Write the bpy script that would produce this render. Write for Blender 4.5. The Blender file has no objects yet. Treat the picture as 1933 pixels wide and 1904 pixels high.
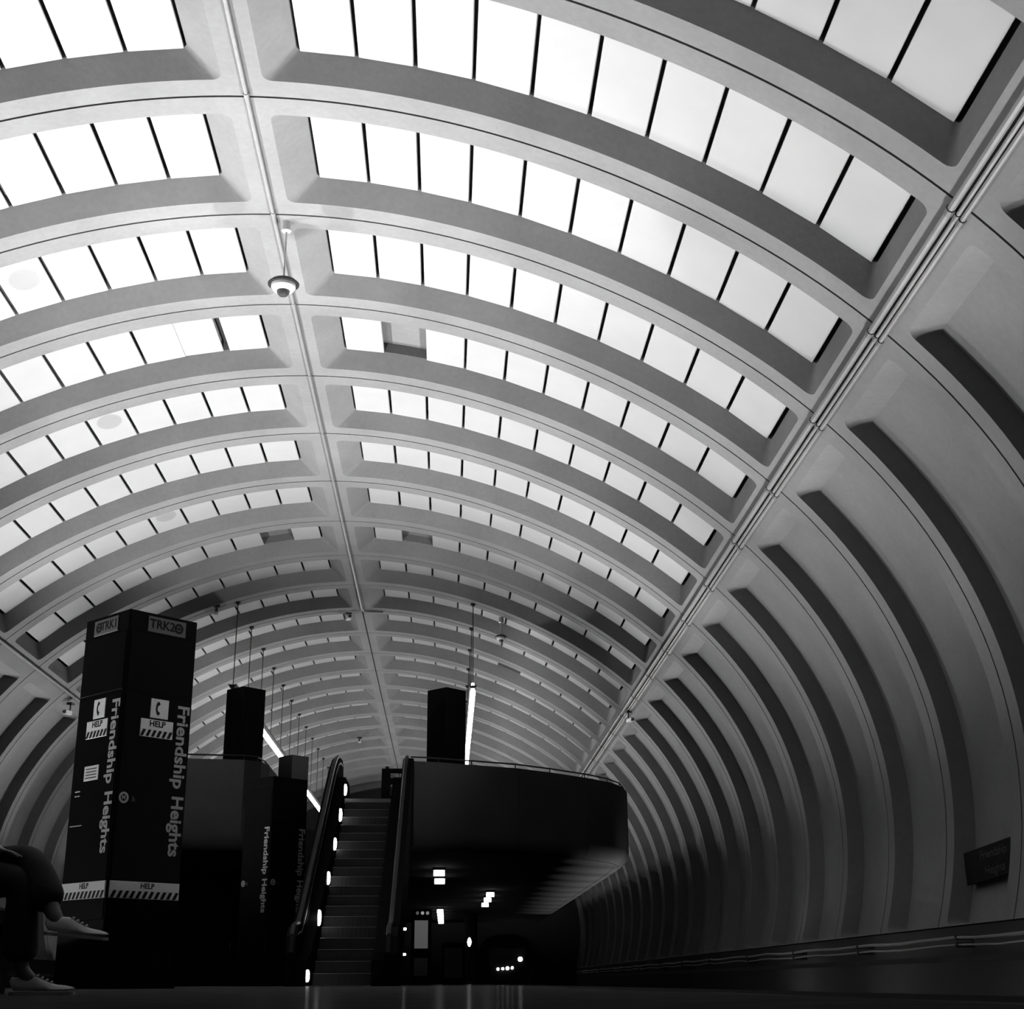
import bpy, bmesh, math, random
from mathutils import Matrix, Vector
random.seed(7)
SC = bpy.context.scene
COL = SC.collection
R = math.radians
H = 0.045                                   # lens height above the platform

# ------------------------------------------------------------------ camera
cam_d = bpy.data.cameras.new('camera')
cam_d.sensor_width = 36.0
cam_d.lens = 2652.872 / 1933.0 * 36.0
cam_d.clip_end = 500
cam_d.clip_start = 0.01
cam = bpy.data.objects.new('camera', cam_d)
COL.objects.link(cam)
Fv = Vector((0.0433836, 0.9457478, 0.3219922)); Rv = Vector((0.9990092, -0.044268, -0.0045786)); Uv = Vector((-0.0099238, -0.3218718, 0.9467313))
m = Matrix.Identity(4)
for k in range(3):
    m[k][0] = Rv[k]; m[k][1] = Uv[k]; m[k][2] = -Fv[k]
m[2][3] = H
cam.matrix_world = m
SC.camera = cam

# ------------------------------------------------------------------ world and exposure
w = bpy.data.worlds.new('underground'); SC.world = w
w.use_nodes = True
w.node_tree.nodes['Background'].inputs[0].default_value = (0, 0, 0, 1)
w.node_tree.nodes['Background'].inputs[1].default_value = 0.0
SC.view_settings.view_transform = 'Standard'
SC.view_settings.look = 'None'
SC.view_settings.gamma = 1.0
SC.view_settings.exposure = 0.22
SC.view_settings.use_curve_mapping = False

# strengths of the lamps
P_PYLON = {16.4: 760.0, 2.7: 0.0, 30.1: 0.0}    # uplight in the head of each platform pylon, by its y (W)
P_MEZZ = 0.0
# uplights standing in the track bed: side, y, power (W), tilt towards the middle of the vault, lean towards the camera, beam (degrees)
FLOODS = ([(s, 5.6 + 5.5753*k, (120, 340, 1000, 1200, 1080)[k]*(1 - .14*s), 43, (0, 12, 20, 14, 2)[k], 86) for s in (1, -1) for k in range(5)] +
          [(s, 8.4 + 2.7877*k, 58, 0, 24, 54) for s in (1, -1) for k in range(9)] +
          [(1, 33.5 + 2.7877*k, 58*(1-.06*k), 0, 24, 54) for k in range(13)] +
          [(-1, 33.5 + 2.7877*k, 58, 0, 24, 54) for k in range(4)])
FLOOD_X = 8.05           # distance of the uplights from the middle of the vault
E_TUBE = 30.0             # fluorescent tubes of the suspended troughs
E_UPTUBE = 52.0         # unseen tubes added on top of the troughs to brighten the far vault
E_SPOT = 14.0

# ------------------------------------------------------------------ materials
def mat(name, col, rough=0.7, metal=0.0, spec=0.5, noise=0.0, scale=3.0, bump=0.0, fine=0.0):
    M = bpy.data.materials.new(name); M.use_nodes = True
    nt = M.node_tree; b = nt.nodes['Principled BSDF']
    b.inputs['Base Color'].default_value = (col, col, col, 1)
    b.inputs['Roughness'].default_value = rough
    b.inputs['Metallic'].default_value = metal
    b.inputs['Specular IOR Level'].default_value = spec
    if noise or bump or fine:
        geo = nt.nodes.new('ShaderNodeNewGeometry')
        n1 = nt.nodes.new('ShaderNodeTexNoise'); n1.inputs['Scale'].default_value = scale; n1.inputs['Detail'].default_value = 6
        n2 = nt.nodes.new('ShaderNodeTexNoise'); n2.inputs['Scale'].default_value = scale * 14; n2.inputs['Detail'].default_value = 3
        nt.links.new(geo.outputs['Position'], n1.inputs['Vector']); nt.links.new(geo.outputs['Position'], n2.inputs['Vector'])
        r1 = nt.nodes.new('ShaderNodeMapRange'); r1.inputs['From Min'].default_value = .3; r1.inputs['From Max'].default_value = .7
        r1.inputs['To Min'].default_value = 1 - noise; r1.inputs['To Max'].default_value = 1 + noise
        r2 = nt.nodes.new('ShaderNodeMapRange'); r2.inputs['From Min'].default_value = .3; r2.inputs['From Max'].default_value = .7
        r2.inputs['To Min'].default_value = 1 - fine; r2.inputs['To Max'].default_value = 1 + fine
        nt.links.new(n1.outputs['Fac'], r1.inputs['Value']); nt.links.new(n2.outputs['Fac'], r2.inputs['Value'])
        mu = nt.nodes.new('ShaderNodeMath'); mu.operation = 'MULTIPLY'
        nt.links.new(r1.outputs[0], mu.inputs[0]); nt.links.new(r2.outputs[0], mu.inputs[1])
        m2 = nt.nodes.new('ShaderNodeMath'); m2.operation = 'MULTIPLY'; m2.inputs[1].default_value = col
        nt.links.new(mu.outputs[0], m2.inputs[0])
        cc = nt.nodes.new('ShaderNodeCombineColor')
        for k in range(3): nt.links.new(m2.outputs[0], cc.inputs[k])
        nt.links.new(cc.outputs[0], b.inputs['Base Color'])
        if bump:
            bp = nt.nodes.new('ShaderNodeBump'); bp.inputs['Strength'].default_value = bump; bp.inputs['Distance'].default_value = .02
            nt.links.new(n2.outputs['Fac'], bp.inputs['Height']); nt.links.new(bp.outputs[0], b.inputs['Normal'])
    return M

def emit(name, strength, col=1.0):
    M = bpy.data.materials.new(name); M.use_nodes = True
    b = M.node_tree.nodes['Principled BSDF']
    b.inputs['Base Color'].default_value = (.8, .8, .8, 1)
    b.inputs['Emission Color'].default_value = (col, col, col, 1)
    b.inputs['Emission Strength'].default_value = strength
    return M

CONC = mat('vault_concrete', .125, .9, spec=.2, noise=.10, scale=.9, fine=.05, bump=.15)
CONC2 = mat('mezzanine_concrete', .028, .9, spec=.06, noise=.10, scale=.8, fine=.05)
BACK = mat('coffer_backing', .05, .95, spec=.1)
PANEL = mat('acoustic_panel_white', .245, .7, spec=.3, noise=.035, scale=1.6)
DARKP = mat('bronze_brown_panel', .0025, .5, spec=.06, noise=.1, scale=5)
STEEL = mat('brushed_steel', .10, .45, metal=.8, noise=.08, scale=8)
DSTEEL = mat('dark_steel', .015, .55, metal=.3, spec=.2)
PIPE = mat('galvanised_conduit', .15, .5, metal=.2, noise=.08, scale=6)
PIPED = mat('dark_conduit', .10, .5, metal=.3)
TILE = mat('quarry_tile_floor', .035, .28, spec=.10, noise=.18, scale=4, fine=.12, bump=.1)
def glint(M, f, rough):
    nt = M.node_tree; b = nt.nodes['Principled BSDF']; out = nt.nodes['Material Output']
    d = nt.nodes.new('ShaderNodeBsdfDiffuse'); g = nt.nodes.new('ShaderNodeBsdfGlossy'); x = nt.nodes.new('ShaderNodeMixShader')
    if b.inputs['Base Color'].links: nt.links.new(b.inputs['Base Color'].links[0].from_socket, d.inputs['Color'])
    else: d.inputs['Color'].default_value = b.inputs['Base Color'].default_value
    g.inputs['Roughness'].default_value = rough; g.inputs['Color'].default_value = (.8, .8, .8, 1); x.inputs[0].default_value = f
    nt.links.new(d.outputs[0], x.inputs[1]); nt.links.new(g.outputs[0], x.inputs[2]); nt.links.new(x.outputs[0], out.inputs['Surface'])
glint(TILE, .045, .13)
GRAN = mat('granite_edge', .014, .5, spec=.08, noise=.15, scale=12, fine=.2)
glint(GRAN, .02, .3)
BED = mat('track_bed', .012, .95, spec=.05, noise=.2, scale=6)
glint(DARKP, .006, .35)
RUB = mat('black_rubber', .006, .5, spec=.2)
WHITE = mat('white_sign_face', .30, .55, spec=.2, noise=.04, scale=20)
BLACK = mat('black_sign_print', .004, .7, spec=.05)
LETTER = mat('white_lettering', .16, .6, spec=.2)
DIML = mat('faint_lettering', .03, .6, spec=.1)
CLOTH = mat('dark_trouser_cloth', .014, .95, noise=.25, scale=18, bump=.3)
JACK = mat('dark_jacket_cloth', .012, .95, noise=.2, scale=14, bump=.3)
SKIN = mat('skin', .13, .55)
SHOE = mat('pale_canvas_shoe', .46, .8, noise=.06, scale=30)
SOLE = mat('shoe_sole', .38, .7)
HAIR = mat('dark_hair', .02, .6)
PLAST = mat('white_plastic', .32, .35)
GLASSD = mat('smoked_dome', .03, .12, spec=.8)
TUBE = emit('fluorescent_tube', E_TUBE)
UPTUBE = emit('added_uplight_tube', E_UPTUBE)
SPOT = emit('lamp_lens_and_glint', E_SPOT)
TSIGN = mat('dark_sign_face', .045, .6, spec=.1)  # face of the track signs, darker than the white plates
SOFT = emit('soffit_lamp_lens', 4.0)
DIMSCREEN = emit('dim_backlit_poster', .045)
HEADL = emit('headlight_lens', 18.0)

# stained acoustic panel: an old round water mark of its own shape
STAIN = PANEL.copy(); STAIN.name = 'acoustic_panel_stained'
nt = STAIN.node_tree; bs = nt.nodes['Principled BSDF']
old = bs.inputs['Base Color'].links[0].from_socket
tc = nt.nodes.new('ShaderNodeTexCoord'); mp = nt.nodes.new('ShaderNodeMapping')
mp.inputs['Location'].default_value = (-.02, .12, 0); mp.inputs['Scale'].default_value = (4.2, 3.0, 0)
gr = nt.nodes.new('ShaderNodeTexGradient'); gr.gradient_type = 'SPHERICAL'
nt.links.new(tc.outputs['Object'], mp.inputs['Vector']); nt.links.new(mp.outputs[0], gr.inputs[0])
ra = nt.nodes.new('ShaderNodeMapRange'); ra.inputs['From Min'].default_value = 0; ra.inputs['From Max'].default_value = .12
ra.inputs['To Min'].default_value = 1; ra.inputs['To Max'].default_value = .74
nt.links.new(gr.outputs['Fac'], ra.inputs['Value'])
mx = nt.nodes.new('ShaderNodeVectorMath'); mx.operation = 'MULTIPLY'
nt.links.new(old, mx.inputs[0]); nt.links.new(ra.outputs[0], mx.inputs[1]); nt.links.new(mx.outputs[0], bs.inputs['Base Color'])

# ------------------------------------------------------------------ mesh helpers
class MB:
    def __init__(s): s.v = []; s.f = []
    def add(s, vs, fs):
        o = len(s.v); s.v += [tuple(x) for x in vs]; s.f += [tuple(i + o for i in f) for f in fs]; return s
    def box(s, x0, x1, y0, y1, z0, z1):
        return s.add([(x0,y0,z0),(x1,y0,z0),(x1,y1,z0),(x0,y1,z0),(x0,y0,z1),(x1,y0,z1),(x1,y1,z1),(x0,y1,z1)],
                     [(0,3,2,1),(4,5,6,7),(0,1,5,4),(1,2,6,5),(2,3,7,6),(3,0,4,7)])
    def bbox(s, x0, x1, y0, y1, z0, z1, b):
        # box with a chamfer on the four upright edges and on the top rim
        def ring(i, z): return [(x0+b+i, y0+i, z),(x1-b-i, y0+i, z),(x1-i, y0+b+i, z),(x1-i, y1-b-i, z),(x1-b-i, y1-i, z),(x0+b+i, y1-i, z),(x0+i, y1-b-i, z),(x0+i, y0+b+i, z)]
        vs = ring(0, z0) + ring(0, z1-b) + ring(b, z1)
        fs = [tuple(range(7,-1,-1)), tuple(range(16,24))]
        for l in (0, 8):
            for k in range(8): fs.append((l+k, l+(k+1)%8, l+8+(k+1)%8, l+8+k))
        return s.add(vs, fs)
    def tube(s, pts, r, n=8, cap=True):
        pts = [Vector(q) for q in pts]; rs = r if isinstance(r, (list, tuple)) else [r]*len(pts)
        vs = []; fs = []; up0 = None
        for i, q in enumerate(pts):
            t = (pts[min(i+1, len(pts)-1)] - pts[max(i-1, 0)]).normalized()
            if up0 is None: up0 = Vector((0,0,1)) if abs(t.z) < .9 else Vector((1,0,0))
            a = up0 - t * up0.dot(t); a.normalize(); b = t.cross(a); up0 = a
            for k in range(n):
                an = 2*math.pi*k/n; vs.append(q + (a*math.cos(an) + b*math.sin(an))*rs[i])
        for i in range(len(pts)-1):
            for k in range(n): fs.append((i*n+k, i*n+(k+1)%n, (i+1)*n+(k+1)%n, (i+1)*n+k))
        if cap: fs.append(tuple(range(n-1,-1,-1))); fs.append(tuple((len(pts)-1)*n+k for k in range(n)))
        return s.add(vs, fs)
    def lathe(s, prof, n=16, c=(0,0,0)):
        vs = []; fs = []
        for (r, z) in prof:
            for k in range(n):
                an = 2*math.pi*k/n; vs.append((c[0]+r*math.cos(an), c[1]+r*math.sin(an), c[2]+z))
        for i in range(len(prof)-1):
            for k in range(n): fs.append((i*n+k, i*n+(k+1)%n, (i+1)*n+(k+1)%n, (i+1)*n+k))
        fs.append(tuple(range(n-1,-1,-1))); fs.append(tuple((len(prof)-1)*n+k for k in range(n)))
        return s.add(vs, fs)
    def prism(s, poly, x0, x1, axis='x'):
        n = len(poly)
        def P(a, b, t): return (t, a, b) if axis == 'x' else ((a, t, b) if axis == 'y' else (a, b, t))
        vs = [P(a, b, x0) for a, b in poly] + [P(a, b, x1) for a, b in poly]
        fs = [tuple(range(n-1,-1,-1)), tuple(range(n, 2*n))] + [(k, (k+1)%n, n+(k+1)%n, n+k) for k in range(n)]
        return s.add(vs, fs)
    def mesh(s, name, material, smooth=False, angle=32):
        me = bpy.data.meshes.new(name); me.from_pydata(s.v, [], s.f)
        bm = bmesh.new(); bm.from_mesh(me); bmesh.ops.recalc_face_normals(bm, faces=bm.faces[:])
        bm.to_mesh(me); bm.free()
        if smooth:
            me.polygons.foreach_set('use_smooth', [True]*len(me.polygons)); me.set_sharp_from_angle(angle=R(angle))
        me.materials.append(material)
        return me
    def build(s, name, material, parent=None, smooth=False, angle=32):
        return link(name, s.mesh(name, material, smooth, angle), parent)

def link(name, data, parent=None):
    o = bpy.data.objects.new(name, data); COL.objects.link(o)
    if parent: o.parent = parent
    return o
def empty(name, loc=(0,0,0), rz=0):
    o = link(name, None); o.location = loc; o.rotation_euler = (0,0,rz); o.empty_display_size = .2; return o
def tag(o, label, cat, group=None):
    o['label'] = label; o['category'] = cat
    if group: o['group'] = group
    return o
def struct(o, label=None):
    o['kind'] = 'structure'
    if label: o['label'] = label
    return o
def copy_tree(o, parent=None):
    c = o.copy(); COL.objects.link(c); c.parent = parent
    for ch in list(o.children): copy_tree(ch, c)
    return c
def text(body, size, material, parent, mtx, name='lettering', bold=.012, width=None):
    cu = bpy.data.curves.new(name, 'FONT'); cu.body = body; cu.size = size; cu.align_x = 'CENTER'; cu.align_y = 'CENTER'
    cu.extrude = .002; cu.offset = bold * size; cu.resolution_u = 3
    t = bpy.data.objects.new(name, cu); COL.objects.link(t)
    dg = bpy.context.evaluated_depsgraph_get(); me = bpy.data.meshes.new_from_object(t.evaluated_get(dg))
    bpy.data.objects.remove(t); bpy.data.curves.remove(cu)
    if width:
        xs = [v.co.x for v in me.vertices]; k = width / (max(xs) - min(xs)); c = (max(xs) + min(xs)) / 2
        for v in me.vertices: v.co.x = (v.co.x - c) * k
    me.transform(mtx); me.materials.clear(); me.materials.append(material)
    return link(name, me, parent)

# ------------------------------------------------------------------ the vault
XC, ZC, Y0, D = -2.5514978, 1.8668345 + H, 14.8044587, 2.7876612
def rad(a): return 9.0*(1 - .0518022*math.cos(2*a) + .0273581*math.cos(4*a) - .0408819*math.cos(3*a))
def VP(deg, off=0.0, s=1):
    a = R(deg); r = rad(a) + off
    return (XC + s*r*math.sin(a), ZC + r*math.cos(a))
JY = lambda i: Y0 + i*D
I0, I1 = -7, 23                                # first joint, end wall joint
G_A, G_Y = .12, .018                           # half width of the open joints (degrees / metres)

def half_segment(s, A0, A1, o, b, depth, cavity, ra, step):
    """one precast coffer unit; o = opening (a0,a1,y0,y1), b = back (a0,a1,y0,y1); y in parts of a bay"""
    na = max(6, int((o[1]-o[0])/step)); nc = 4; ny = 4; ry = ra*9.0*math.pi/180
    oy0, oy1, by0, by1 = o[2]*D, o[3]*D, b[2]*D, b[3]*D
    def loop(a0, a1, y0, y1, ra_, ry_):
        L = []
        A = [a0+ra_ + (a1-a0-2*ra_)*k/na for k in range(na+1)]; Y = [y0+ry_ + (y1-y0-2*ry_)*k/ny for k in range(ny+1)]
        def cor(ca, cy, t0):
            return [(ca + ra_*math.cos(t0+math.pi/2*k/nc), cy + ry_*math.sin(t0+math.pi/2*k/nc)) for k in range(1, nc)]
        L += [(a, y0) for a in A]; L += cor(a1-ra_, y0+ry_, -math.pi/2)
        L += [(a1, y) for y in Y]; L += cor(a1-ra_, y1-ry_, 0)
        L += [(a, y1) for a in reversed(A)]; L += cor(a0+ra_, y1-ry_, math.pi/2)
        L += [(a0, y) for y in reversed(Y)]; L += cor(a0+ra_, y0+ry_, math.pi)
        return L
    inner = loop(o[0], o[1], oy0, oy1, ra, ry)
    E0, E1, S0, S1 = A0+G_A, A1-G_A, G_Y, D-G_Y
    outer = []
    n1 = na+1; n2 = n1+nc-1; n3 = n2+ny+1; n4 = n3+nc-1; n5 = n4+na+1; n6 = n5+nc-1; n7 = n6+ny+1
    for k, (a, y) in enumerate(inner):
        if k < n1: outer.append((a, S0))
        elif k < n2: j = k-n1; outer.append([((a+E1)/2, S0), (E1, S0), (E1, (y+S0)/2)][j])
        elif k < n3: outer.append((E1, y))
        elif k < n4: j = k-n3; outer.append([(E1, (y+S1)/2), (E1, S1), ((a+E1)/2, S1)][j])
        elif k < n5: outer.append((a, S1))
        elif k < n6: j = k-n5; outer.append([((a+E0)/2, S1), (E0, S1), (E0, (y+S1)/2)][j])
        elif k < n7: outer.append((E0, y))
        else: j = k-n7; outer.append([(E0, (y+S0)/2), (E0, S0), ((a+E0)/2, S0)][j])
    back = loop(b[0], b[1], by0, by1, ra*.45, ry*.45)
    loops = [(outer, .20), (outer, 0), (inner, 0), (back, depth)]
    if cavity: loops.append((back, cavity))
    N = len(inner); mb = MB(); vs = []
    for L, off in loops:
        for a, y in L:
            x, z = VP(a, off, s); vs.append((x, y, z))
    fs = []
    for l in range(len(loops)-1):
        for k in range(N):
            q = (l*N+k, l*N+(k+1)%N, (l+1)*N+(k+1)%N, (l+1)*N+k); fs.append(q)
    e = (len(loops)-1)*N
    for k in range(na):                                        # back plate
        fs.append((e+k, e+k+1, e+n5-2-k, e+n5-1-k))
    fs.append(tuple(e+k for k in range(n1-1, n4+1)))
    fs.append(tuple(e+k for k in range(n5-1, N)) + (e,))
    mb.add(vs, fs); return mb

UO = (1.65, 53.0, .13, .88); UB = (4.25, 51.2, .185, .815)
LO = (56.2, 96.85, .13, .885); LB = (57.5, 96.6, .165, .86)
A_C, A_B = 54.0, 97.1

def shell(name, angs, off, y0, y1, m_):
    mb = MB(); vs = []; fs = []
    for y in (y0, y1):
        for a in angs:
            x, z = VP(abs(a), off, 1 if a >= 0 else -1); vs.append((x, y, z))
    n = len(angs)
    for k in range(n-1): fs.append((k, k+1, n+k+1, n+k))
    # outer skin so the shell is a slab
    o = len(vs)
    for y in (y0, y1):
        for a in angs:
            x, z = VP(abs(a), off+.25, 1 if a >= 0 else -1); vs.append((x, y, z))
    for k in range(n-1): fs.append((o+k, o+k+1, o+n+k+1, o+n+k))
    for k in (0, n-1): fs.append((k, n+k, o+n+k, o+k))
    for j in (0, n):
        for k in range(n-1): fs.append((j+k, j+k+1, o+j+k+1, o+j+k))
    mb.add(vs, fs); return mb.build(name, m_)

YS, YE = JY(I0), JY(I1)
ceiling = struct(shell('ceiling', [A_C*k/18 for k in range(-18, 19)], .56, YS, YE, BACK), 'coffered concrete vault of the station seen from below')
wall_right = struct(shell('wall_right', [A_C + (A_B-A_C)*k/10 for k in range(11)], .40, YS, YE, BACK), 'curved coffered concrete wall right of the track')
wall_left = struct(shell('wall_left', [-(A_C + (A_B-A_C)*k/10) for k in range(11)], .40, YS, YE, BACK), 'curved coffered concrete wall left of the track')
seg = {}
for s in (1, -1):
    seg['u', s] = half_segment(s, 0, A_C, UO, UB, .34, .52, .8, 1.55)
    seg['l', s] = half_segment(s, A_C, A_B, LO, LB, .28, None, .8, 1.5)
for key in list(seg):
    par = ceiling if key[0] == 'u' else (wall_right if key[1] == 1 else wall_left)
    nm = 'vault_segment' if key[0] == 'u' else 'wall_segment'
    first = seg[key].build(nm, CONC, par, True, 25); first.location = (0, JY(I0), 0)
    for i in range(I0+1, I1):
        c = first.copy(); COL.objects.link(c); c.location = (0, JY(i), 0)

# acoustic panels hung in the upper coffers
PA0, PW, NP = 4.35, 4.67, 10
missing = {(2, 1, 1), (6, 1, 1), (6, -1, 1), (10, 1, 5)}
stained = {(1, -1, 4), (3, -1, 4), (5, -1, 4), (8, -1, 8), (9, -1, 9)}
pm = {}
PYL = .63*D
def panel_frame(k, s, off=.315):
    a, b = PA0 + PW*k + .165, PA0 + PW*(k+1) - .165
    p0, p1 = VP(a, off, s), VP(b, off, s)
    if s < 0: p0, p1 = p1, p0
    dx, dz = p1[0]-p0[0], p1[1]-p0[1]
    return (p0[0]+p1[0])/2, (p0[1]+p1[1])/2, math.hypot(dx, dz), math.atan2(-dz, dx)
def panel_mb(wd):
    mb = MB(); h, l, t, c = wd/2, PYL/2, .05, .006
    vs = []
    for (i, z) in ((c, 0), (0, c), (0, t)):
        vs += [(-h+i, -l+i, z), (h-i, -l+i, z), (h-i, l-i, z), (-h+i, l-i, z)]
    fs = [(3,2,1,0), (8,9,10,11)]
    for q in (0, 4):
        for k in range(4): fs.append((q+k, q+(k+1)%4, q+4+(k+1)%4, q+4+k))
    return mb.add(vs, fs)
rest = MB()
for i in range(I0, I1):
    for s in (1, -1):
        for k in range(NP):
            if (i, s, k) in missing: continue
            x, z, wd, th = panel_frame(k, s)
            y = JY(i) + .5*D
            single = (-1 <= i <= 12) or (i == -2 and s == 1 and k >= 5)
            if not single:
                M4 = Matrix.Translation((x, y, z)) @ Matrix.Rotation(th, 4, 'Y'); pb = panel_mb(wd)
                rest.add([M4 @ Vector(v) for v in pb.v], pb.f); continue
            if (k, s) not in pm: pm[k, s] = panel_mb(wd).mesh('acoustic_panel', PANEL)
            o = link('acoustic_panel', pm[k, s], ceiling)
            o.location = (x, y, z)
            o.rotation_euler = (0, th + random.uniform(-.006, .006), random.uniform(-.004, .004))
            if (i, s, k) == (2, -1, 1): o.location.x -= .06
            if (i, s, k) in stained: o.material_slots[0].link = 'OBJECT'; o.material_slots[0].material = STAIN
r_ = rest.build('acoustic_panel_rows', PANEL, ceiling); r_['kind'] = 'stuff'

# end wall with two tunnel mouths
ew = MB(); pts = [VP(abs(a), .3, 1 if a >= 0 else -1) for a in [A_B*k/24 for k in range(-24, 25)]]
ew.prism([(pts[0][0], -1.2)] + pts + [(pts[-1][0], -1.2)], YE+.02, YE+.6, 'y')
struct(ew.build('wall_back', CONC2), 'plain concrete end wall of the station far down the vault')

# ------------------------------------------------------------------ platform, tracks, plinths
PE = 1.55; PW_L = 2*XC - PE                     # platform edges, right and left
fl = MB().box(PW_L, PE, YS, YE, -.25, 0).build('floor', TILE); struct(fl, 'dark tiled station platform')
for s, x in ((1, PE), (-1, PW_L)):
    MB().bbox(min(x, x-.45*s), max(x, x-.45*s), YS, YE, -.2, .004, .004).build('granite_edge', GRAN, fl)
struct(MB().box(PW_L-6.5, PE+6.5, YS, YE, -1.3, -1.1).build('track_bed', BED), 'dark track bed beside the platform')
for s, x in ((1, PE), (-1, PW_L)):
    struct(MB().box(min(x-.3*s, x-.55*s), max(x-.3*s, x-.55*s), YS, YE, -1.1, -.25).build('trim_platform_face', CONC2), 'platform side wall')
    for q in (.75, 2.19):
        rl = MB()
        for (dx, z0, z1) in ((.06, -1.1, -1.08), (.012, -1.08, -.98), (.035, -.98, -.94)):
            rl.box(x+s*q-dx, x+s*q+dx, YS, YE, z0, z1)
        struct(rl.build('trim_rail', DSTEEL), 'steel running rail')
for s, nm in ((1, 'right'), (-1, 'left')):
    bx, bz = VP(A_B, 0, s)
    pl = MB(); pl.prism([(bx-.0*s, bz), (bx+.7*s, bz), (bx+.7*s, -1.1), (bx-.12*s, -1.1), (bx-.12*s, .28), (bx-.02*s, .36)], YS, YE, 'y')
    struct(pl.build('baseboard_'+nm, CONC2), 'dark concrete plinth under the curved wall')

# ------------------------------------------------------------------ uplights in the track bed
WORDS = 'first second third fourth fifth sixth seventh eighth ninth tenth eleventh twelfth thirteenth fourteenth fifteenth sixteenth seventeenth eighteenth nineteenth twentieth twenty-first twenty-second twenty-third twenty-fourth'.split()
for n_, (s, y, pw, tilt, lean, beam) in enumerate(FLOODS):
    rt = empty('track_uplight', (XC + s*(FLOOD_X if tilt > 9 else FLOOD_X - .42), y, -1.1 if tilt > 9 else -1.09))
    tag(rt, '%s in the %s track bed, %s of its row from the camera' % ('long tilted uplight box' if tilt > 9 else 'short upright uplight box', 'right' if s > 0 else 'left', WORDS[int((y-5)/5.5753) if tilt > 9 else int((y-8.3)/2.7877)]), 'lamp', 'uplights in the track bed')
    MB().prism([(-.16, 0), (.16, 0), (.16, .34), (.13, .34), (.13, .12), (-.13, .12), (-.13, .34), (-.16, .34)], *((-.7, .7) if tilt > 9 else (-.36, .36)), 'y').build('housing', DSTEEL, rt)
    ld = bpy.data.lights.new('uplight', 'AREA'); ld.shape = 'RECTANGLE'; ld.size = .22; ld.size_y = 1.3 if tilt > 9 else .6; ld.energy = pw
    ld.spread = R(beam)
    lo = link('uplight_lamp', ld, rt); lo.location = (0, 0, .2); lo.rotation_euler = (math.pi + R(lean), -s*R(tilt), 0)

# ------------------------------------------------------------------ conduits on the vault
# crown conduit, turning off to the right at joint 9
x0, z0 = VP(.10, -.045)
path = [(x0, YS, z0), (x0, JY(4), z0), (x0, JY(9)-.3, z0), (x0+.03, JY(9)-.12, z0)] + [(VP(a, -.045)[0], JY(9)-.06, VP(a, -.045)[1]) for a in (1.2, 2.5, 4.2)]
ct = empty('crown_conduit'); tag(ct, 'pale pipe running along the ridge of the vault', 'pipe')
MB().tube(path, .028, 8).build('pipe', PIPE, ct, True)
for i in range(I0+1, 9):
    MB().tube([(x0, JY(i)-.14, z0), (x0, JY(i)-.06, z0)], .036, 8).build('coupling', PIPE, ct, True)
# three conduits under the right-hand cornice, with clamps
for (ang, r, off, m_, lab) in ((54.18, .042, -.05, PIPE, 'thick pale pipe, uppermost of three along the right cornice'),
                          (54.72, .026, -.035, PIPE, 'thin pipe, middle one of three along the right cornice'),
                          (55.12, .030, -.04, PIPE, 'pipe, lowest of three along the right cornice')):
    x, z = VP(ang, off); ct = empty('cornice_pipe', (0, 0, 0)); tag(ct, lab, 'pipe', 'pipes along the right cornice')
    MB().tube([(x, YS, z), (x, YE, z)], r, 8).build('pipe', m_, ct, True)
    for i in range(I0+1, 20):
        y = JY(i) + .12 + .05*ang%.3
        MB().tube([(x, y-.05, z), (x, y+.05, z)], r+.012, 8).build('clamp', PIPED, ct, True)
x, z = VP(54.1, -.03, -1); ct = empty('cornice_pipe'); tag(ct, 'single dark pipe along the left cornice of the vault', 'pipe')
MB().tube([(x, YS, z), (x, YE, z)], .035, 8).build('pipe', PIPED, ct, True)
# two cables along the foot of the right wall
for (zz, r, lab) in ((.565, .022, 'thicker upper cable sagging along the foot of the right wall'), (.475, .014, 'thinner lower cable sagging along the foot of the right wall')):
    pts = []; rr = random.Random(int(zz*1000))
    y = 4.0; k = 0
    while y < 76:
        sag = .010*math.sin(k*1.3) + rr.uniform(-.006, .006)
        pts.append((6.66 + .03*math.sin(k*.7), y, zz + sag)); y += .75; k += 1
    ct = empty('wall_cable'); tag(ct, lab, 'cable', 'cables along the right wall')
    MB().tube(pts, r, 6).build('cable', PIPE, ct, True)
    for q in range(2, len(pts), 6):
        px, py, pz = pts[q]
        MB().box(px-.03, 6.93, py-.025, py+.025, pz-.035, pz+.03).build('bracket', DSTEEL, ct)

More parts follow.
